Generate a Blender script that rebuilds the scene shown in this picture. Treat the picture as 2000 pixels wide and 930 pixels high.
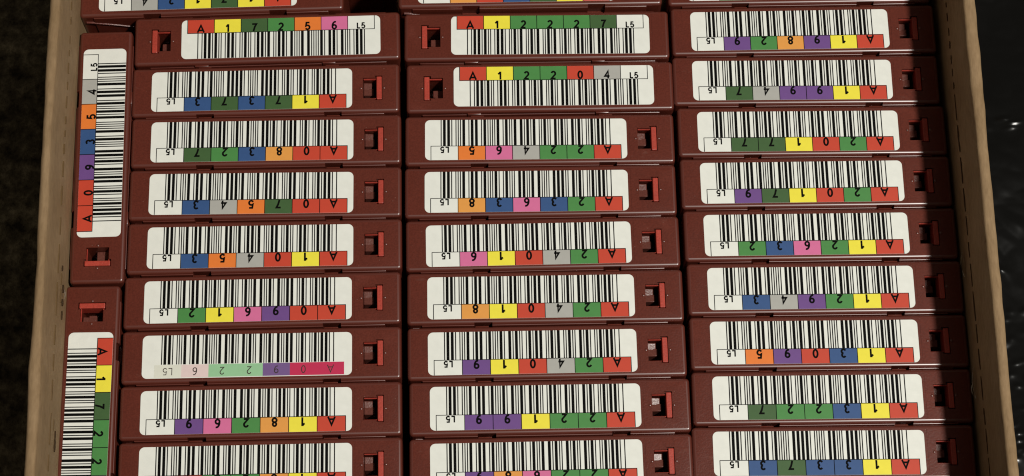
import bpy, bmesh, math, random
from mathutils import Matrix, Vector, noise

for o in list(bpy.data.objects):
    bpy.data.objects.remove(o, do_unlink=True)
scene = bpy.context.scene
COL = scene.collection
MM = 0.001
BASE = 0.106                      # height of the sticker faces above the floor (m)

# ---------------------------------------------------------------- camera
TILT, ROLL = 0.34059785, 0.02374727
R = Matrix.Rotation(TILT, 3, 'X') @ Matrix.Rotation(ROLL, 3, 'Z')
CAMLOC = R @ Vector((0, 0, 820.879 * MM)) + Vector((0, 0, BASE))
cam = bpy.data.cameras.new('camera')
cam.sensor_fit = 'HORIZONTAL'
cam.sensor_width = 36.0
cam.lens = 36.0 * 4163.6 / 2000.0
cam.clip_start = 0.01
cam.clip_end = 50.0
camo = bpy.data.objects.new('camera', cam)
camo.matrix_world = Matrix.Translation(CAMLOC) @ R.to_4x4()
COL.objects.link(camo)
scene.camera = camo

# ---------------------------------------------------------------- world, lamp, exposure
w = bpy.data.worlds.new('World')
scene.world = w
w.use_nodes = True
bgn = w.node_tree.nodes['Background']
bgn.inputs['Color'].default_value = (1.0, 0.87, 0.74, 1)
bgn.inputs['Strength'].default_value = 0.10
ld = bpy.data.lights.new('ceiling_lamp', 'POINT')
ld.energy = 163.0
ld.color = (1.0, 0.965, 0.89)
ld.shadow_soft_size = 0.062
lo = bpy.data.objects.new('ceiling_lamp', ld)
lo.location = (0.800, -0.35, 2.01)
COL.objects.link(lo)
scene.view_settings.view_transform = 'Standard'
scene.view_settings.look = 'None'
scene.view_settings.exposure = 0.0
scene.view_settings.gamma = 1.0
scene.view_settings.use_curve_mapping = False
scene.cycles.filter_width = 1.15

# ---------------------------------------------------------------- materials
def new_mat(name, col, rough, spec=0.5):
    m = bpy.data.materials.new(name)
    m.use_nodes = True
    b = m.node_tree.nodes['Principled BSDF']
    b.inputs['Base Color'].default_value = (*col, 1)
    b.inputs['Roughness'].default_value = rough
    b.inputs['Specular IOR Level'].default_value = spec
    return m

def N(m, t):
    return m.node_tree.nodes.new(t)

def lk(m, a, b):
    m.node_tree.links.new(a, b)

def bsdf(m):
    return m.node_tree.nodes['Principled BSDF']

def tex(m, scale, detail=3, rough=0.55, coord='Object', stretch=None):
    tc = N(m, 'ShaderNodeTexCoord')
    n = N(m, 'ShaderNodeTexNoise')
    n.inputs['Scale'].default_value = scale
    n.inputs['Detail'].default_value = detail
    n.inputs['Roughness'].default_value = rough
    if stretch:
        mp = N(m, 'ShaderNodeMapping')
        mp.inputs['Scale'].default_value = stretch
        lk(m, tc.outputs[coord], mp.inputs['Vector'])
        lk(m, mp.outputs['Vector'], n.inputs['Vector'])
    else:
        lk(m, tc.outputs[coord], n.inputs['Vector'])
    return n

def ramp(m, src, stops):
    r = N(m, 'ShaderNodeValToRGB')
    e = r.color_ramp.elements
    while len(e) > 1:
        e.remove(e[-1])
    e[0].position, e[0].color = stops[0][0], (*stops[0][1], 1)
    for p, c in stops[1:]:
        x = e.new(p)
        x.color = (*c, 1)
    lk(m, src, r.inputs['Fac'])
    return r

def bump(m, src, strength, dist):
    b = N(m, 'ShaderNodeBump')
    b.inputs['Strength'].default_value = strength
    b.inputs['Distance'].default_value = dist
    lk(m, src, b.inputs['Height'])
    lk(m, b.outputs['Normal'], bsdf(m).inputs['Normal'])
    return b

def plastic(name, c0, c1, r0, r1):
    m = new_mat(name, c0, r0)
    # per-cartridge offset so that no two shells carry the same wear
    tc = N(m, 'ShaderNodeTexCoord')
    oi = N(m, 'ShaderNodeObjectInfo')
    add = N(m, 'ShaderNodeVectorMath'); add.operation = 'ADD'
    mul = N(m, 'ShaderNodeVectorMath'); mul.operation = 'SCALE'
    lk(m, oi.outputs['Location'], mul.inputs[0]); mul.inputs['Scale'].default_value = 7.3
    lk(m, tc.outputs['Object'], add.inputs[0]); lk(m, mul.outputs[0], add.inputs[1])
    n1 = N(m, 'ShaderNodeTexNoise'); n1.inputs['Scale'].default_value = 70; n1.inputs['Detail'].default_value = 5
    lk(m, add.outputs[0], n1.inputs['Vector'])
    n2 = N(m, 'ShaderNodeTexNoise'); n2.inputs['Scale'].default_value = 1500; n2.inputs['Detail'].default_value = 2
    lk(m, add.outputs[0], n2.inputs['Vector'])
    r = ramp(m, n1.outputs['Fac'], [(0.3, c0), (0.62, c1), (0.74, tuple(x * 1.12 + .004 for x in c1))])
    mixr = N(m, 'ShaderNodeMix'); mixr.data_type = 'RGBA'; mixr.blend_type = 'MULTIPLY'
    mixr.inputs[0].default_value = 0.42
    g = ramp(m, n2.outputs['Fac'], [(0.3, (.62, .62, .62)), (0.7, (1.25, 1.25, 1.25))])
    lk(m, r.outputs['Color'], mixr.inputs[6]); lk(m, g.outputs['Color'], mixr.inputs[7])
    # pale scuffs and specks of dust
    sm = N(m, 'ShaderNodeMapping'); sm.inputs['Scale'].default_value = (1, 2.2, 1); sm.inputs['Rotation'].default_value = (0, 0, .6)
    lk(m, add.outputs[0], sm.inputs['Vector'])
    n3 = N(m, 'ShaderNodeTexNoise'); n3.inputs['Scale'].default_value = 95; n3.inputs['Detail'].default_value = 8; n3.inputs['Roughness'].default_value = .72
    lk(m, sm.outputs[0], n3.inputs['Vector'])
    n4 = N(m, 'ShaderNodeTexVoronoi'); n4.inputs['Scale'].default_value = 260
    lk(m, add.outputs[0], n4.inputs['Vector'])
    s3 = ramp(m, n3.outputs['Fac'], [(.62, (0, 0, 0)), (.80, (.55, .55, .55))])
    s4 = ramp(m, n4.outputs['Distance'], [(.035, (.8, .8, .8)), (.06, (0, 0, 0))])
    mxs = N(m, 'ShaderNodeMath'); mxs.operation = 'MAXIMUM'
    lk(m, s3.outputs['Color'], mxs.inputs[0]); lk(m, s4.outputs['Color'], mxs.inputs[1])
    dm = N(m, 'ShaderNodeMath'); dm.operation = 'MULTIPLY'; dm.inputs[1].default_value = .30
    lk(m, mxs.outputs[0], dm.inputs[0])
    dust = N(m, 'ShaderNodeMix'); dust.data_type = 'RGBA'
    lk(m, dm.outputs[0], dust.inputs[0]); lk(m, mixr.outputs[2], dust.inputs[6]); dust.inputs[7].default_value = (.34, .22, .18, 1)
    lk(m, dust.outputs[2], bsdf(m).inputs['Base Color'])
    mr = N(m, 'ShaderNodeMapRange')
    mr.inputs['From Min'].default_value = 0.3; mr.inputs['From Max'].default_value = 0.75
    mr.inputs['To Min'].default_value = r0; mr.inputs['To Max'].default_value = r1
    lk(m, n1.outputs['Fac'], mr.inputs['Value']); lk(m, mr.outputs[0], bsdf(m).inputs['Roughness'])
    bump(m, n2.outputs['Fac'], 0.22, 0.0002)
    return m

M_SHELL = plastic('maroon_plastic', (.104, .0205, .0118), (.116, .0240, .0145), .33, .27)
bsdf(M_SHELL).inputs['Specular IOR Level'].default_value = .35
M_EDGE = new_mat('polished_maroon_edge', (.105, .021, .0125), .33, 1.0)
M_INNER = plastic('maroon_inner_plastic', (.115, .036, .027), (.13, .043, .032), .29, .23)
bsdf(M_INNER).inputs['Specular IOR Level'].default_value = .13
M_TAB = plastic('red_plastic', (.37, .044, .027), (.42, .052, .033), .42, .36)

def paper(name, col, var=.05, rough=.55):
    m = new_mat(name, col, rough, .35)
    n = tex(m, 260, 4)
    r = ramp(m, n.outputs['Fac'], [(.3, tuple(c * (1 - var) for c in col)), (.7, tuple(c * (1 + var * .6) for c in col))])
    lk(m, r.outputs['Color'], bsdf(m).inputs['Base Color'])
    bump(m, n.outputs['Fac'], .12, .0002)
    return m

M_WHITE = paper('sticker_paper', (.79, .808, .752), .045)
M_BLACK = new_mat('black_print', (.004, .0038, .0035), .6, .04)
PRINT = {
    'A': paper('red_print', (.55, .055, .025)), '0': None,
    '1': paper('yellow_print', (.87, .77, .055)),
    '2': paper('green_print', (.065, .245, .060), .07),
    '3': paper('blue_print', (.030, .085, .235), .08),
    '4': paper('grey_print', (.41, .41, .38)),
    '5': paper('orange_print', (.78, .20, .030)),
    '6': paper('pink_print', (.66, .155, .33)),
    '7': paper('dark_green_print', (.048, .112, .034), .08),
    '8': paper('amber_print', (.76, .33, .065)),
    '9': paper('purple_print', (.150, .065, .250), .07),
    'L': M_WHITE,
}
PRINT['0'] = PRINT['A']
FADED = {
    'A': paper('crimson_print', (.53, .022, .085)), '0': None,
    '9': paper('pale_purple_print', (.17, .095, .26)),
    '2': paper('pale_green_print', (.30, .56, .32)),
    '6': paper('pale_pink_print', (.75, .60, .58)),
    'L': paper('pale_white_print', (.72, .73, .64)),
}
FADED['0'] = FADED['A']
M_GREYINK = new_mat('faded_ink', (.045, .030, .026), .5, .3)

def cardboard(name, c0, c1):
    m = new_mat(name, c0, .8, .2)
    n = tex(m, 42, 6, .62)
    f = tex(m, 900, 3, .6, stretch=(1, .25, 1))
    r = ramp(m, n.outputs['Fac'], [(.28, c0), (.66, c1), (.80, tuple(x * 1.18 for x in c1))])
    g = ramp(m, f.outputs['Fac'], [(.3, (.80, .78, .75)), (.7, (1.12, 1.12, 1.12))])
    mx = N(m, 'ShaderNodeMix'); mx.data_type = 'RGBA'; mx.blend_type = 'MULTIPLY'; mx.inputs[0].default_value = .8
    lk(m, r.outputs['Color'], mx.inputs[6]); lk(m, g.outputs['Color'], mx.inputs[7])
    lk(m, mx.outputs[2], bsdf(m).inputs['Base Color'])
    bump(m, f.outputs['Fac'], .30, .0004)
    return m

M_CARD = cardboard('kraft_cardboard', (.224, .145, .073), (.297, .201, .112))
M_SLIT = new_mat('torn_core', (.055, .032, .016), .9, .1)
M_CREASE = new_mat('worn_crease', (.13, .080, .036), .9, .1)
M_TORN = paper('torn_paper', (.86, .84, .76), .08, .8)

def mk(name, bm, mats, parent=None, smooth_angle=None):
    me = bm if isinstance(bm, bpy.types.Mesh) else None
    if me is None:
        me = bpy.data.meshes.new(name)
        bm.normal_update()
        bm.to_mesh(me)
        bm.free()
        if not isinstance(mats, (list, tuple)):
            mats = [mats]
        for m in mats:
            me.materials.append(m)
        if smooth_angle is not None:
            for p in me.polygons:
                p.use_smooth = True
            me.set_sharp_from_angle(angle=math.radians(smooth_angle))
    o = bpy.data.objects.new(name, me)
    COL.objects.link(o)
    if parent is not None:
        o.parent = parent
    return o

def box(bm, x0, x1, y0, y1, z0, z1, mat=0):
    """axis-aligned box, dimensions in mm"""
    v = [bm.verts.new((x * MM, y * MM, z * MM)) for x in (x0, x1) for y in (y0, y1) for z in (z0, z1)]
    idx = [(0, 1, 3, 2), (4, 6, 7, 5), (0, 4, 5, 1), (2, 3, 7, 6), (0, 2, 6, 4), (1, 5, 7, 3)]
    fs = [bm.faces.new([v[i] for i in f]) for f in idx]
    for f in fs:
        f.material_index = mat
    return v, fs

def bevelled(x0, x1, y0, y1, z0, z1, r, seg=3, rv=None):
    bm = bmesh.new()
    box(bm, x0, x1, y0, y1, z0, z1)
    bmesh.ops.recalc_face_normals(bm, faces=bm.faces)
    if rv:
        es = [e for e in bm.edges if abs(e.verts[0].co.z - e.verts[1].co.z) > 1e-6]
        bmesh.ops.bevel(bm, geom=es, offset=rv * MM, segments=4, affect='EDGES', profile=.5)
        zt = z1 * MM - 1e-6
        es = [e for e in bm.edges if e.verts[0].co.z > zt and e.verts[1].co.z > zt]
        bmesh.ops.bevel(bm, geom=es, offset=r * MM, segments=seg, affect='EDGES', profile=.5)
    else:
        bmesh.ops.bevel(bm, geom=list(bm.edges), offset=r * MM, segments=seg, affect='EDGES', profile=.5)
    return bm

# ================================================================ the setting
def floor_obj():
    bm = bmesh.new()
    s = 4.0
    vs = [bm.verts.new(p) for p in ((-s, -s, 0), (s, -s, 0), (s, s, 0), (-s, s, 0))]
    bm.faces.new(vs)
    m = new_mat('dark_carpet', (.03, .026, .02), .95, .1)
    n = tex(m, 150, 5, .68)
    n2 = tex(m, 9, 4, .6)
    r = ramp(m, n.outputs['Fac'], [(.34, (.018, .015, .009)), (.52, (.070, .060, .038)), (.68, (.155, .136, .088))])
    r2 = ramp(m, n2.outputs['Fac'], [(.32, (.45, .42, .4)), (.66, (2.0, 1.95, 1.85))])
    mx = N(m, 'ShaderNodeMix'); mx.data_type = 'RGBA'; mx.blend_type = 'MULTIPLY'; mx.inputs[0].default_value = 1
    lk(m, r.outputs['Color'], mx.inputs[6]); lk(m, r2.outputs['Color'], mx.inputs[7])
    lk(m, mx.outputs[2], bsdf(m).inputs['Base Color'])
    bump(m, n.outputs['Fac'], .9, .004)
    o = mk('floor', bm, m)
    o['kind'] = 'structure'
    o['label'] = 'dark mottled carpet floor beside the box'
floor_obj()

# ================================================================ the cardboard box
Y0, Y1 = -135.0, 142.0            # inside ends of the box (mm)
RIM = 40.0                        # rim above the sticker faces (mm)

box_e = bpy.data.objects.new('cardboard_box', None)
box_e.location = (0, 0, 0)
COL.objects.link(box_e)
box_e['label'] = 'open brown cardboard box with perforated side walls, packed full of tape cartridges'
box_e['category'] = 'box'

def side_wall(sign, xin, xout, name_seed):
    """one folded-over side wall; xin / xout give the faces (mm) at a given y"""
    bm = bmesh.new()
    ny = 120
    z0 = -BASE / MM
    rings = []
    for i in range(ny + 1):
        y = Y0 - 4 + (Y1 - Y0 + 8) * i / ny
        a, b = xin(y), xout(y)
        dz = 1.1 * noise.noise(Vector((y * .017, name_seed, 0))) + .5 * noise.noise(Vector((y * .09, name_seed, 3)))
        w1 = .5 * noise.noise(Vector((y * .02, name_seed, 7))) + .25 * noise.noise(Vector((y * .11, name_seed, 9)))
        w2 = .45 * noise.noise(Vector((y * .025, name_seed, 17))) + .22 * noise.noise(Vector((y * .13, name_seed, 19)))
        t = abs(b - a)
        s = 1 if b > a else -1
        zt = RIM + dz
        prof = []
        # inner face upwards, over the soft fold, outer face downwards
        for z in (z0 + 4, -60, -20, 0, 8):
            prof.append((a, z))
        prof.append((a - s * .35 + w1 * .3, 15.5))
        prof.append((a - s * .1 + w1 * .6, 22))
        prof.append((a + w1 * .8, 31))
        prof.append((a + w1, zt - 1.3))
        prof.append((a + w1 + s * .28, zt - .45))
        prof.append((a + w1 + s * .9, zt - .05))
        m = (a + w1 + b + w2) / 2
        prof.append((m, zt + .22))
        prof.append((b + w2 - s * 1.1, zt + .02))
        prof.append((b + w2 - s * .35, zt - .5))
        prof.append((b + w2, zt - 1.6))
        for z in (26, 10, -20, -60, z0 + .3):
            prof.append((b + w2 * max(0, z) / 40, z))
        rings.append([bm.verts.new((x * MM, y * MM, BASE + z * MM)) for x, z in prof])
    n = len(rings[0])
    for i in range(ny):
        for k in range(n):
            k2 = (k + 1) % n
            bm.faces.new((rings[i][k], rings[i][k2], rings[i + 1][k2], rings[i + 1][k]))
    bm.faces.new(rings[0])
    bm.faces.new(rings[-1])
    bmesh.ops.recalc_face_normals(bm, faces=bm.faces)
    return mk('side_panel', bm, M_CARD, box_e, 50)

LIN = lambda y: -170.35 - .0455 * y
LOUT = lambda y: -174.15 - .0470 * y + .9 * math.exp(-((y + 70) / 14) ** 2) * -.9
RIN = lambda y: 172.9 - .0390 * y
ROUT = lambda y: 177.35 - .0325 * y
pl = side_wall(-1, LIN, LOUT, 1.3)
pr = side_wall(1, RIN, ROUT, 8.1)

def slits(panel, fx, s, zc, spec, seed, mat=M_SLIT):
    """perforated fold line: lens-shaped cuts with raised torn lips in the inner face"""
    rnd = random.Random(seed)
    for y, ln, wd in spec:
        bm = bmesh.new()
        k = 7
        top, bot = [], []
        for i in range(k + 1):
            t = i / k
            yy = y + (t - .5) * ln
            h = wd * .5 * (math.sin(math.pi * min(1, max(0, t * .92 + .04))) ** .5) * (0.55 + .8 * rnd.random())
            zz = zc + .35 * noise.noise(Vector((yy * .3, seed, 2)))
            x = fx(yy) - s * .52
            top.append(bm.verts.new(((x - s * .03) * MM, yy * MM, BASE + (zz + h) * MM)))
            bot.append(bm.verts.new(((x - s * .03) * MM, yy * MM, BASE + (zz - h) * MM)))
        back_t = [bm.verts.new((v.co.x + s * .8 * MM, v.co.y, v.co.z)) for v in top]
        back_b = [bm.verts.new((v.co.x + s * .8 * MM, v.co.y, v.co.z)) for v in bot]
        for i in range(k):
            bm.faces.new((top[i], top[i + 1], bot[i + 1], bot[i]))
            bm.faces.new((top[i], back_t[i], back_t[i + 1], top[i + 1]))
            bm.faces.new((bot[i], bot[i + 1], back_b[i + 1], back_b[i]))
        bmesh.ops.recalc_face_normals(bm, faces=bm.faces)
        mk('perforation_slit', bm, mat, panel)

rs = random.Random(4)
spec = []
y = 118.0
while y > -128:
    if y > 62:
        ln, gap, wd = rs.uniform(1.8, 3.6), rs.uniform(2.2, 3.4), rs.uniform(1.1, 1.9)
    else:
        ln, gap, wd = rs.uniform(6, 11.5), rs.uniform(1.0, 3.2), rs.uniform(.9, 1.7)
    spec.append((y - ln / 2, ln, wd))
    y -= ln + gap
slits(pr, RIN, 1, 14.6, spec, 5)
spec = []
y = 110.0
while y > -128:
    ln = rs.uniform(2.5, 5) if y > 20 else rs.uniform(6, 13)
    spec.append((y - ln / 2, ln, .75))
    y -= ln + rs.uniform(2.5, 5)
slits(pl, LIN, -1, 18.9, spec, 9, M_CREASE)

def torn(panel, fx, s, y, z, ln, ht, seed, mat, name='torn_flap'):
    """a little curled tongue of torn paper standing off the wall"""
    bm = bmesh.new()
    rnd = random.Random(seed)
    k = 10
    a, b = [], []
    for i in range(k + 1):
        t = i / k
        yy = y + (t - .5) * ln
        cur = math.sin(math.pi * t)
        wdt = ht * (.35 + .65 * cur) * (.8 + .4 * rnd.random())
        x = fx(yy) - s * (.75 + 1.1 * cur)
        a.append(bm.verts.new((x * MM, yy * MM, BASE + (z + wdt / 2) * MM)))
        b.append(bm.verts.new(((x + s * .5 * cur) * MM, yy * MM, BASE + (z - wdt / 2) * MM)))
    fs = [bm.faces.new((a[i], a[i + 1], b[i + 1], b[i])) for i in range(k)]
    bmesh.ops.solidify(bm, geom=fs, thickness=.25 * MM)
    mk(name, bm, mat, panel, 60)

torn(pr, RIN, 1, -8, 4.6, 10, 1.7, 1, M_TORN)
torn(pr, RIN, 1, -55, 5.2, 12, 1.2, 2, M_TORN)
torn(pr, RIN, 1, -57, 3.0, 6, .7, 12, M_TORN)
# gouges where the left wall has split along its fold
slits(pl, LIN, -1, 11.5, [(-20.5, 2.2, 1.6)], 31)
slits(pl, LIN, -1, 8.2, [(-27.5, 3.0, 1.5), (-33.0, 2.6, 1.8), (-38.0, 3.4, 1.0)], 33)
slits(pl, LIN, -1, 12.4, [(-25.0, 4.5, .8), (-31.5, 5.5, .9)], 35, M_CREASE)
slits(pl, LIN, -1, 9.6, [(-84.5, 3.2, .9), (-88.5, 4.6, 2.1)], 37)
slits(pl, LIN, -1, 13.5, [(-81.5, 4.4, 1.0)], 39, M_CREASE)
torn(pl, LIN, -1, -30.5, 10.2, 6, .7, 4, M_TORN)

def end_wall(y0, y1):
    bm = bmesh.new()
    box(bm, LIN((y0 + y1) / 2) + .6, RIN((y0 + y1) / 2) - .6, y0, y1, 4.2, BASE / MM + RIM - 1)
    bmesh.ops.recalc_face_normals(bm, faces=bm.faces)
    bmesh.ops.bevel(bm, geom=list(bm.edges), offset=.8 * MM, segments=2, affect='EDGES')
    mk('end_panel', bm, M_CARD, box_e, 50)
end_wall(Y0 - 3.6, Y0)
end_wall(Y1, Y1 + 3.6)
bm = bmesh.new()
nb = 12
lft = [(LIN(Y0 - 3 + (Y1 - Y0 + 6) * i / nb) + .5, Y0 - 3 + (Y1 - Y0 + 6) * i / nb) for i in range(nb + 1)]
rgt = [(RIN(p[1]) - .5, p[1]) for p in lft]
for z in (.4, 3.9):
    pass
lo_ = [[bm.verts.new((x * MM, y * MM, z * MM)) for x, y in (a, b)] for z in (.4, 3.9) for a, b in zip(lft, rgt)]
h = nb + 1
for i in range(nb):
    bm.faces.new((lo_[i][0], lo_[i][1], lo_[i + 1][1], lo_[i + 1][0]))
    bm.faces.new((lo_[h + i][0], lo_[h + i + 1][0], lo_[h + i + 1][1], lo_[h + i][1]))
    for s in (0, 1):
        bm.faces.new((lo_[i][s], lo_[i + 1][s], lo_[h + i + 1][s], lo_[h + i][s]))
for i in (0, nb):
    bm.faces.new((lo_[i][0], lo_[i][1], lo_[h + i][1], lo_[h + i][0]))
bmesh.ops.recalc_face_normals(bm, faces=bm.faces)
mk('base_panel', bm, M_CARD, box_e)

# ================================================================ black plastic bag beside the box
def bag():
    x1, y0, y1 = 520.0, -330.0, 420.0
    m = new_mat('black_plastic_film', (.004, .004, .0037), .23, .20)
    # sharp little folds pinched up in the film (x, y, length, width, height, angle)
    CR = [(203.6, 73.4, 2.6, .9, .8, .10), (207.0, 71.7, 2.4, .85, .75, .2), (205.3, 72.2, 1.4, .8, .35, .2), (206.2, 69.7, 1.7, .8, .5, .1),
          (198.7, 7.5, 1.1, .9, .6, 0), (198.9, -22.8, 1.0, .8, .5, .2), (203.0, -31.9, 1.2, .8, .5, .4),
          (201.9, -61.0, 1.1, 1.0, .7, .6), (201.7, -64.0, 1.0, .9, .6, .5)]
    rb = random.Random(21)
    for k in range(46):
        CR.append((rb.uniform(198.5, 212), rb.uniform(-105, -6), rb.uniform(.6, 1.8), rb.uniform(.8, 1.2), rb.uniform(.28, .60), rb.uniform(-.9, .9)))
    for k in range(16):
        CR.append((rb.uniform(196, 214), rb.uniform(0, 120), rb.uniform(2, 7), rb.uniform(1.2, 2.2), rb.uniform(.12, .30), rb.uniform(-1.4, -.5)))
    nx = 150
    ys = [y0 + (-112 - y0) * k / 40 for k in range(40)] + [-112 + .62 * k for k in range(413)] + [144.1 + (y1 - 144.1) * k / 45 for k in range(1, 46)]
    ny = len(ys) - 1
    bm = bmesh.new()
    V = []
    for y in ys:
        row = []
        near = [c for c in CR if abs(c[1] - y) < 3 * max(c[2], c[3])]
        xa = 182.6 - .0325 * y
        for i in range(nx + 1):
            x = xa + (x1 - xa) * (i / nx) ** 2.4
            edge = min(1, (x - xa) / 6) ** .4 * min(1, (x1 - x) / 60) ** .5 * min(1, (y - y0) / 60) ** .5 * min(1, (y1 - y) / 60) ** .5
            p = Vector((x * .012, y * .012, 1.7))
            h = 60 + .06 * (x - 186) + 4 * noise.noise(p) + 1.3 * abs(noise.noise(p * 2.6)) + .55 * abs(noise.noise(Vector((x * .10 + y * .07, y * .08 - x * .03, 4.2)))) + .10 * abs(noise.noise(p * 20))
            for cx, cy, ln, wd, ht, an in near:
                dx, dy = x - cx, y - cy
                ca, sa = math.cos(an), math.sin(an)
                q = ((dx * ca + dy * sa) / ln) ** 2 + ((dy * ca - dx * sa) / wd) ** 2
                if q < 9:
                    h += ht * math.exp(-q)
            row.append(bm.verts.new((x * MM, y * MM, max(.6, h * edge) * MM)))
        V.append(row)
    for j in range(ny):
        for i in range(nx):
            bm.faces.new((V[j][i], V[j][i + 1], V[j + 1][i + 1], V[j + 1][i]))
    # underside on the carpet
    ring = [V[0][i] for i in range(nx + 1)] + [V[j][nx] for j in range(1, ny + 1)] + [V[ny][i] for i in range(nx - 1, -1, -1)] + [V[j][0] for j in range(ny - 1, 0, -1)]
    bot = [bm.verts.new((v.co.x, v.co.y, .0005)) for v in ring]
    for i in range(len(ring)):
        k = (i + 1) % len(ring)
        bm.faces.new((ring[i], bot[i], bot[k], ring[k]))
    bm.faces.new(list(reversed(bot)))
    bmesh.ops.recalc_face_normals(bm, faces=bm.faces)
    o = mk('plastic_bag', bm, m, None, 60)
    o['label'] = 'crumpled shiny black plastic bag lying on the floor right of the box'
    o['category'] = 'bag'
bag()

# ================================================================ tape cartridge: shared meshes
def boolean(target, cutter_bm, op):
    me = bpy.data.meshes.new('cut')
    bmesh.ops.recalc_face_normals(cutter_bm, faces=cutter_bm.faces)
    cutter_bm.to_mesh(me); cutter_bm.free()
    co = bpy.data.objects.new('cut', me)
    COL.objects.link(co)
    md = target.modifiers.new('b', 'BOOLEAN')
    md.object = co; md.operation = op; md.solver = 'EXACT'
    dg = bpy.context.evaluated_depsgraph_get()
    dg.update()
    nm = bpy.data.meshes.new_from_object(target.evaluated_get(dg))
    target.modifiers.clear()
    old = target.data
    target.data = nm
    bpy.data.meshes.remove(old)
    bpy.data.objects.remove(co, do_unlink=True)
    bpy.data.meshes.remove(me)

LX = 5.45                          # sticker centre relative to the shell centre (mm)
def boxbm(*a):
    b = bmesh.new(); box(b, *a); return b

def shell_mesh():
    b = bevelled(-52.7, 52.7, -10.4, 10.4, -102, 0, 1.3, 8, 1.5)
    me = bpy.data.meshes.new('shell'); b.to_mesh(me); b.free()
    t = bpy.data.objects.new('shell', me); COL.objects.link(t)
    # raised panels on the two broad faces, a step below the top edge
    boolean(t, bevelled(-46.6, 47.2, 9.0, 10.78, -101, -1.15, .30, 4), 'UNION')
    boolean(t, bevelled(-46.6, 47.2, -10.72, -9.0, -101, -2.4, .30, 4), 'UNION')
    # small interlocking lugs on one broad face, notches on the other
    for x0, x1 in ((-28.7, -23.4), (21.8, 26.9)):
        boolean(t, bevelled(x0, x1, -10.95, -9.0, -9, -1.2, .2, 2), 'UNION')
    for x0, x1 in ((20.3, 27.2), (-29.9, -23.0)):
        boolean(t, boxbm(x0, x1, 9.75, 12, -7, 2), 'DIFFERENCE')
    # write-protect window, slot of the red slider, sticker recess
    boolean(t, boxbm(-44.2, -38.3, -4.4, 4.4, -15, 2), 'DIFFERENCE')
    boolean(t, boxbm(-45.95, -43.0, -5.25, 5.25, -1.4, 2), 'DIFFERENCE')
    boolean(t, boxbm(LX - 40.6, LX + 40.6, -8.8, 8.8, -.09, 2), 'DIFFERENCE')
    bm = bmesh.new(); bm.from_mesh(t.data)
    # moulded dimples beside the window
    for x in (-37.5, -46.6):
        g = bmesh.ops.create_icosphere(bm, subdivisions=2, radius=1)
        bmesh.ops.transform(bm, matrix=Matrix.Translation((x * MM, 0, -.05 * MM)) @ Matrix.Diagonal((.6 * MM, .6 * MM, .30 * MM, 1)), verts=g['verts'])
        for f in {f for v in g['verts'] for f in v.link_faces}: f.material_index = 1
    # curved moulding line on the broad face
    prev = None
    for i in range(25):
        a = i / 24
        x = 50.5 - 34 * a
        z = -4.6 - 11.5 * a ** 1.4
        ring = []
        for dz, dy in ((-.45, 10.2), (-.25, 11.05), (.25, 11.05), (.45, 10.2)):
            ring.append(bm.verts.new((x * MM, (dy + (.0 if x > 47 else .12)) * MM, (z + dz) * MM)))
        if prev:
            for k in range(4):
                bm.faces.new((prev[k], prev[(k + 1) % 4], ring[(k + 1) % 4], ring[k]))
        else:
            bm.faces.new(ring)
        prev = ring
    bm.faces.new(prev[::-1])
    bmesh.ops.recalc_face_normals(bm, faces=bm.faces)
    bm.to_mesh(t.data); bm.free()
    me = t.data
    bpy.data.objects.remove(t, do_unlink=True)
    me.materials.clear(); me.materials.append(M_SHELL); me.materials.append(M_INNER); me.materials.append(M_EDGE)
    for p in me.polygons:
        # moulded edges are smooth, the broad faces stay truly flat
        p.use_smooth = max(abs(c) for c in p.normal) < .9995 or p.area < 6e-7
        if p.use_smooth and p.material_index == 0 and max(v for v in (me.vertices[i].co.z for i in p.vertices)) > -3 * MM: p.material_index = 2
    me.set_sharp_from_angle(angle=math.radians(30))
    me.name = 'shell'
    return me

def tab_mesh():
    bm = bevelled(-45.72, -43.65, -4.9, 4.9, -6.5, .05, .3, 2)
    b2 = bevelled(-44.3, -38.5, 4.05, 4.35, -2.1, -.9, .1, 1)      # thin arms along the window
    b3 = bevelled(-44.3, -38.5, -4.35, -4.05, -2.1, -.9, .1, 1)
    for b in (b2, b3):
        m = bpy.data.meshes.new('t'); b.to_mesh(m); b.free(); bm.from_mesh(m); bpy.data.meshes.remove(m)
    me = bpy.data.meshes.new('write_protect_tab'); bm.to_mesh(me); bm.free()
    me.materials.append(M_TAB)
    return me

def latch_mesh():
    # low platform and, at the end nearest the sticker edge, a raised polished facet
    bm = bevelled(-42.3, -38.35, -1.9, 1.1, -14.9, -5.0, .3, 3)
    b2 = bevelled(-41.7, -38.36, -4.1, -1.25, -14.8, -4.75, .3, 3)
    for v in b2.verts:
        if v.co.z > -7 * MM:
            v.co.z += (v.co.x + 40 * MM) * .13 - (v.co.y + 2.7 * MM) * .19
    m = bpy.data.meshes.new('t'); b2.to_mesh(m); b2.free(); bm.from_mesh(m); bpy.data.meshes.remove(m)
    me = bpy.data.meshes.new('latch_block'); bm.to_mesh(me); bm.free()
    me.materials.append(M_INNER); me.materials.append(M_EDGE)
    for p in me.polygons:
        p.use_smooth = p.area < 1.2e-6
    return me

SHELL, TAB, LATCH = shell_mesh(), tab_mesh(), latch_mesh()

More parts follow.
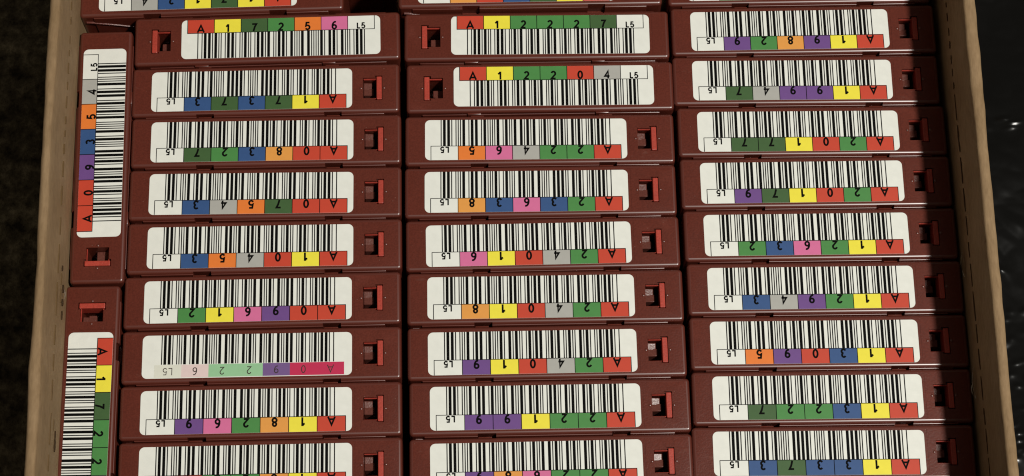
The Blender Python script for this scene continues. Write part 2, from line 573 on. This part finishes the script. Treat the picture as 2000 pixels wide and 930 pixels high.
LW, LH = 79.0, 16.9
def rrect(bm, w_, h_, r, z0, z1):
    pts = []
    for cx, cy, a0 in ((w_ / 2 - r, h_ / 2 - r, 0), (-w_ / 2 + r, h_ / 2 - r, 90), (-w_ / 2 + r, -h_ / 2 + r, 180), (w_ / 2 - r, -h_ / 2 + r, 270)):
        for i in range(7):
            a = math.radians(a0 + 15 * i)
            pts.append((cx + r * math.cos(a), cy + r * math.sin(a)))
    t = [bm.verts.new((x * MM, y * MM, z1 * MM)) for x, y in pts]
    b = [bm.verts.new((x * MM, y * MM, z0 * MM)) for x, y in pts]
    bm.faces.new(t); bm.faces.new(b[::-1])
    for i in range(len(t)):
        k = (i + 1) % len(t)
        bm.faces.new((t[i], b[i], b[k], t[k]))
bm = bmesh.new()
rrect(bm, LW, LH, 2.0, -.086, 0)
STICKER = bpy.data.meshes.new('sticker'); bm.to_mesh(STICKER); bm.free(); STICKER.materials.append(M_WHITE)

def quad(bm, x0, x1, y0, y1, z, mat=0):
    f = bm.faces.new([bm.verts.new((x * MM, y * MM, z * MM)) for x, y in ((x0, y0), (x1, y0), (x1, y1), (x0, y1))])
    f.material_index = mat

C39 = {'0': 'nnnwwnwnn', '1': 'wnnwnnnnw', '2': 'nnwwnnnnw', '3': 'wnwwnnnnn', '4': 'nnnwwnnnw', '5': 'wnnwwnnnn', '6': 'nnwwwnnnn',
       '7': 'nnnwnnwnw', '8': 'wnnwnnwnn', '9': 'nnwwnnwnn', 'A': 'wnnnnwnnw', 'L': 'nnnnwnnww', '*': 'nwnnwnwnn'}
STRIP = 5.85                        # height of the coloured strip (mm)
CELL0, CELLW = 2.35, 10.62

def barcode_bm(code, faded):
    bm = bmesh.new()
    start, total = (6.7, 65.2) if faded else (6.3, 66.6)
    strip = 5.25 if faded else STRIP
    n = total / 151.5
    ytop = LH / 2 - strip - .12
    x = -LW / 2 + start
    for ci, ch in enumerate('*' + code + 'L5*'):
        for k, c in enumerate(C39[ch]):
            ww = n * (2.75 if c == 'w' else 1)
            if k % 2 == 0:
                g = -.07 if c == 'w' else -.025
                quad(bm, x - g, x + ww + g, -LH / 2 + .02, ytop, .06)
            x += ww
        x += n
    if not faded:
        # ruled frame of the coloured strip
        a = -LW / 2 + CELL0
        quad(bm, a - .12, a + 7 * CELLW + .12, LH / 2 - STRIP - .14, LH / 2 - STRIP + .12, .06)
        for i in range(8):
            quad(bm, a + i * CELLW - .14, a + i * CELLW + .14, LH / 2 - STRIP + .12, LH / 2 - .02, .06)
    return bm

def arc(cx, cy, rx, ry, a0, a1, n=10):
    return [(cx + rx * math.cos(math.radians(a0 + (a1 - a0) * i / n)), cy + ry * math.sin(math.radians(a0 + (a1 - a0) * i / n))) for i in range(n + 1)]

GLYPH = {
    'A': [([(-.07, .0), (.31, .92), (.69, .0)], False), ([(.08, .29), (.54, .29)], False)],
    '0': [(arc(.31, .5, .23, .44, 0, 360, 20)[:-1], True)],
    '1': [([(.12, .70), (.26, .78), (.36, .95)], False), ([(.39, 0), (.39, 1.0)], False)],
    '2': [(arc(.31, .68, .22, .26, 165, -25, 10) + [(.09, .07), (.56, .07)], False)],
    '3': [(arc(.29, .71, .20, .23, 155, -80, 9), False), (arc(.29, .27, .23, .22, 80, -160, 10), False)],
    '4': [([(.43, 0), (.43, .95), (.06, .30), (.60, .30)], False)],
    '5': [([(.53, .93), (.17, .93), (.11, .50)] + arc(.30, .32, .24, .26, 120, -155, 11), False)],
    '6': [(arc(.31, .30, .22, .24, 0, 360, 16)[:-1], True), (arc(.42, .36, .33, .58, 75, 176, 8), False)],
    '7': [([(.06, .93), (.55, .93), (.36, .55), (.22, 0)], False)],
    '8': [(arc(.31, .72, .19, .21, 0, 360, 16)[:-1], True), (arc(.31, .27, .23, .22, 0, 360, 16)[:-1], True)],
    '9': [(arc(.31, .65, .22, .24, 0, 360, 16)[:-1], True), (arc(.20, .62, .33, .58, -105, -4, 8), False)],
    'L': [([(.12, 1.0), (.12, .07), (.56, .07)], False)],
}

def stroke(bm, pts, closed, wd, ox, oy, s, z, mat):
    n = len(pts)
    P = [Vector((ox + x * s, oy + y * s)) for x, y in pts]
    ls, rs_ = [], []
    for i in range(n):
        a = P[i - 1] if (i > 0 or closed) else None
        c = P[(i + 1) % n] if (i < n - 1 or closed) else None
        d1 = (P[i] - a).normalized() if a is not None else None
        d2 = (c - P[i]).normalized() if c is not None else None
        if d1 is None: d1 = d2
        if d2 is None: d2 = d1
        n1, n2 = Vector((-d1.y, d1.x)), Vector((-d2.y, d2.x))
        mvec = (n1 + n2)
        mvec = n1 if mvec.length < 1e-4 else mvec.normalized()
        k = min(2.2, 1 / max(.3, mvec.dot(n1)))
        off = mvec * (wd / 2 * k)
        p = P[i]
        ls.append(bm.verts.new(((p.x + off.x) * MM, (p.y + off.y) * MM, z * MM)))
        rs_.append(bm.verts.new(((p.x - off.x) * MM, (p.y - off.y) * MM, z * MM)))
    for i in range(n if closed else n - 1):
        k = (i + 1) % n
        f = bm.faces.new((rs_[i], rs_[k], ls[k], ls[i]))
        f.material_index = mat

SQ = {}
def square_mesh(ch, faded):
    """one printed square of the strip; origin at its lower left corner"""
    if (ch, faded) in SQ:
        return SQ[(ch, faded)]
    bm = bmesh.new()
    wd = 10.2 if faded else CELLW
    hh = 5.0 if faded else STRIP
    g = 0.0 if faded else .12
    # the square itself: thin ink pad with its own edge
    box(bm, g, wd - g, g, hh - .03, .004, .045)
    def put(c, x, y, s, w_, z):
        for q, (pts, closed) in enumerate(GLYPH[c]):
            stroke(bm, pts, closed, w_, x, y, s, z + .012 * q, 1)
    if ch == 'L':
        if faded:
            put('L', wd / 2 - 1.9, 1.15, 2.9, .30, .06); put('5', wd / 2 + .15, 1.15, 2.9, .30, .06)
        else:
            put('L', wd / 2 - 1.75, .34, 2.5, .56, .06); put('5', wd / 2 + .1, .34, 2.5, .56, .06)
    else:
        if faded:
            put(ch, wd / 2 - .95, 1.1, 3.1, .36, .06)
        else:
            put(ch, wd / 2 - 1.1, .28, 3.4, .74, .06)
    bmesh.ops.recalc_face_normals(bm, faces=[f for f in bm.faces if f.material_index == 0])
    for f in bm.faces:
        if f.material_index == 1 and f.normal.z < 0:
            f.normal_flip()
    me = bpy.data.meshes.new('code_square'); bm.to_mesh(me); bm.free()
    me.materials.append((FADED if faded else PRINT)[ch])
    me.materials.append(M_GREYINK if faded else M_BLACK)
    SQ[(ch, faded)] = me
    return me

# (code, stack, row, print direction in degrees, sticker x, y (mm), turn (deg))
CARTS = [
    ('A17256', 1, 1,    0,   -93.80,    82.48,  3.19),
    ('A17373', 1, 2,  180,  -103.93,    59.32,  2.71),
    ('A08327', 1, 3,  180,  -102.43,    37.70,  2.45),
    ('A07543', 1, 4,  180,  -101.41,    15.81,  2.29),
    ('A10453', 1, 5,  180,  -100.41,    -5.97,  2.53),
    ('A09612', 1, 6,  180,   -99.93,   -27.68,  2.68),
    ('A09226', 1, 7,  180,   -98.84,   -49.47,  2.58),
    ('A18269', 1, 8,  180,   -97.83,   -71.12,  2.71),
    ('A18220', 1, 9,  180,   -96.75,   -92.61,  2.64),
    ('A17134', 1, 0,  180,  -128.25,   102.66,  3.40),
    ('A17308', 2, 0,  180,    -0.74,   108.86,  2.52),
    ('A12227', 2, 1,    0,    13.32,    86.36,  1.93),
    ('A12204', 2, 2,    0,    15.05,    64.23,  2.13),
    ('A22465', 2, 3,  180,     4.56,    41.13,  2.13),
    ('A23638', 2, 4,  180,     5.19,    19.42,  2.09),
    ('A24016', 2, 5,  180,     6.46,    -2.33,  2.73),
    ('A24018', 2, 6,  180,     7.76,   -23.60,  2.39),
    ('A24019', 2, 7,  180,     8.77,   -45.54,  2.51),
    ('A22199', 2, 8,  180,    10.28,   -66.90,  2.48),
    ('A22689', 2, 9,  180,    11.13,   -88.62,  2.67),
    ('A19952', 3, 0,  180,   107.21,   112.80,  2.48),
    ('A19829', 3, 1,  180,   108.89,    90.91,  2.46),
    ('A19947', 3, 2,  180,   109.45,    69.13,  2.04),
    ('A20177', 3, 3,  180,   111.31,    47.33,  2.03),
    ('A20179', 3, 4,  180,   112.31,    25.96,  2.33),
    ('A12632', 3, 5,  180,   113.52,     4.38,  2.29),
    ('A12943', 3, 6,  180,   114.76,   -17.32,  2.18),
    ('A13095', 3, 7,  180,   115.61,   -38.91,  2.11),
    ('A13227', 3, 8,  180,   116.31,   -60.48,  2.07),
    ('A13373', 3, 9,  180,   116.29,   -81.98,  1.89),
    ('A09354', 0, 1,   90,  -161.04,    35.92,  3.04),
    ('A17224', 0, 2,  -90,  -156.84,   -81.36,  2.25),
]
COLNAME = {'A': 'red', '0': 'red', '1': 'yellow', '2': 'green', '3': 'blue', '4': 'grey', '5': 'orange', '6': 'pink', '7': 'dark green', '8': 'amber', '9': 'purple', 'L': 'white'}
FADNAME = {'A': 'crimson', '0': 'crimson', '9': 'purple', '2': 'pale mint green', '6': 'pale pink', 'L': 'off-white'}
DZ = {'A17134': 0.6, 'A17308': 2.2, 'A12227': .3, 'A12204': .2, 'A09354': .6}
STACK = {0: 'left edge row', 1: 'left stack', 2: 'middle stack', 3: 'right stack'}
SPECIAL = {
    'A17134': 'maroon tape cartridge cut off by the top edge, shoved left over the left stack',
    'A17308': 'maroon tape cartridge cut off by the top edge, head of the middle stack',
    'A19952': 'maroon tape cartridge cut off by the top edge, head of the right stack',
    'A18220': 'maroon tape cartridge cut off by the bottom edge, last in the left stack',
    'A22689': 'maroon tape cartridge cut off by the bottom edge, last in the middle stack',
    'A13373': 'maroon tape cartridge last in the right stack, upside-down sticker reading A13373L5',
    'A09226': 'maroon tape cartridge with a faded sticker in crimson, mint and pale pink reading A09226L5',
    'A09354': 'maroon tape cartridge turned sideways by the left box wall, sticker reading upwards A09354L5',
    'A17224': 'maroon tape cartridge sideways by the left box wall, sticker reading downwards, cut off below',
    'A17256': 'maroon tape cartridge at the top of the left stack with its sticker upright, reading A17256L5',
    'A12227': 'maroon tape cartridge in the middle stack with upright sticker A12227L5 of three green squares',
    'A12204': 'maroon tape cartridge in the middle stack with upright sticker A12204L5, grey square beside L5',
}
camx, camy, camz = CAMLOC.x / MM, CAMLOC.y / MM, (CAMLOC.z - BASE) / MM

# shell poses: from the sticker, then eased apart along each stack so that shells never overlap
poses = []
for code, st, row, ori, x, y, th in CARTS:
    dz = DZ.get(code, 0.0)
    k = (camz - dz) / camz
    x, y = camx + (x - camx) * k, camy + (y - camy) * k
    mean = {0: 2.6, 1: 2.6, 2: 2.4, 3: 2.2}[st]
    bt = th if code in ('A17134', 'A17256') else .5 * (th + mean)
    ang = math.radians(bt + ori)
    dv = {0: .40, 180: .0, 90: .0, -90: .0}[ori]
    if code == 'A17134': dv = -.35
    if code in ('A17373', 'A22465'): dv = -.15
    bx = x - (LX * math.cos(ang) - dv * math.sin(ang))
    by = y - (LX * math.sin(ang) + dv * math.cos(ang))
    poses.append(dict(code=code, st=st, row=row, ori=ori, x=x, y=y, th=th, bt=bt, bx=bx, by=by, dz=dz))
for st in (1, 2, 3):
    ps = sorted([p for p in poses if p['st'] == st], key=lambda p: p['row'])
    for it in range(60):
        for a, b in zip(ps, ps[1:]):
            t = math.radians((a['bt'] + b['bt']) / 2)
            nx, ny = -math.sin(t), math.cos(t)
            d = (a['bx'] - b['bx']) * nx + (a['by'] - b['by']) * ny
            need = 21.56
            if d < need:
                e = (need - d) / 2
                a['bx'] += nx * e; a['by'] += ny * e
                b['bx'] -= nx * e; b['by'] -= ny * e

def cartridge(p):
    code, ori = p['code'], p['ori']
    faded = code == 'A09226'
    e = bpy.data.objects.new('tape_cartridge', None)
    e.empty_display_size = .01
    e.location = (p['bx'] * MM, p['by'] * MM, BASE + p['dz'] * MM - 102 * MM)
    e.rotation_euler = (0, 0, math.radians(p['bt'] + ori))
    COL.objects.link(e)
    e['category'] = 'tape cartridge'
    e['group'] = 'tape cartridges packed in the box'
    how = 'upright' if ori == 0 else 'upside-down'
    e['label'] = SPECIAL.get(code) or 'maroon tape cartridge in the %s with %s sticker reading %sL5' % (STACK[p['st']], how, code)
    # nothing in the box stands quite true: a slight lean about the sticker face
    rl = random.Random(code)
    tx, ty = math.radians(rl.uniform(-.45, .45)), math.radians(rl.uniform(-.3, .3))
    e.rotation_euler = (tx, ty, math.radians(p['bt'] + ori))
    top = Vector((p['bx'] * MM, p['by'] * MM, BASE + p['dz'] * MM))
    e.location = top + e.rotation_euler.to_matrix() @ Vector((0, 0, -102 * MM))
    up = Vector((0, 0, 102 * MM))
    for nm, me in (('shell', SHELL), ('write_protect_tab', TAB), ('latch_block', LATCH)):
        o = mk(nm, me, None, e)
        o.location = up
    # sticker pose in the shell's frame
    a = -math.radians(p['bt'] + ori)
    dx, dy = p['x'] - p['bx'], p['y'] - p['by']
    lx, ly = dx * math.cos(a) - dy * math.sin(a), dx * math.sin(a) + dy * math.cos(a)
    s = mk('sticker', STICKER, None, e)
    s.location = (lx * MM, ly * MM, 102 * MM)
    s.rotation_euler = (0, 0, math.radians(p['th'] - p['bt']))
    if faded:
        s['label'] = 'faded sticker with pale washed-out squares'
    mk('barcode', barcode_bm(code, faded), M_BLACK, s)
    x0 = -LW / 2 + (2.95 if faded else CELL0)
    wd = 10.2 if faded else CELLW
    y0 = LH / 2 - (5.25 if faded else STRIP)
    for i, ch in enumerate(code + 'L'):
        q = mk('code_square', square_mesh(ch, faded), None, s)
        q.location = ((x0 + i * wd) * MM, y0 * MM, 0)
        q['label'] = '%s square printed %s' % ((FADNAME if faded else COLNAME)[ch], 'L5' if ch == 'L' else ch)
for p in poses:
    cartridge(p)


# one more shell stands behind the top row of the left stack, glimpsed down in the gap
e = bpy.data.objects.new('tape_cartridge', None)
e.location = (-104 * MM, 129.0 * MM, BASE - 102 * MM)
e.rotation_euler = (0, 0, math.radians(180 + 2.8))
COL.objects.link(e)
e['category'] = 'tape cartridge'
e['group'] = 'tape cartridges packed in the box'
e['label'] = 'maroon tape cartridge behind the top row, glimpsed only in the dark gap'
for nm, me in (('shell', SHELL), ('write_protect_tab', TAB), ('latch_block', LATCH)):
    o = mk(nm, me, None, e)
    o.location = (0, 0, 102 * MM)
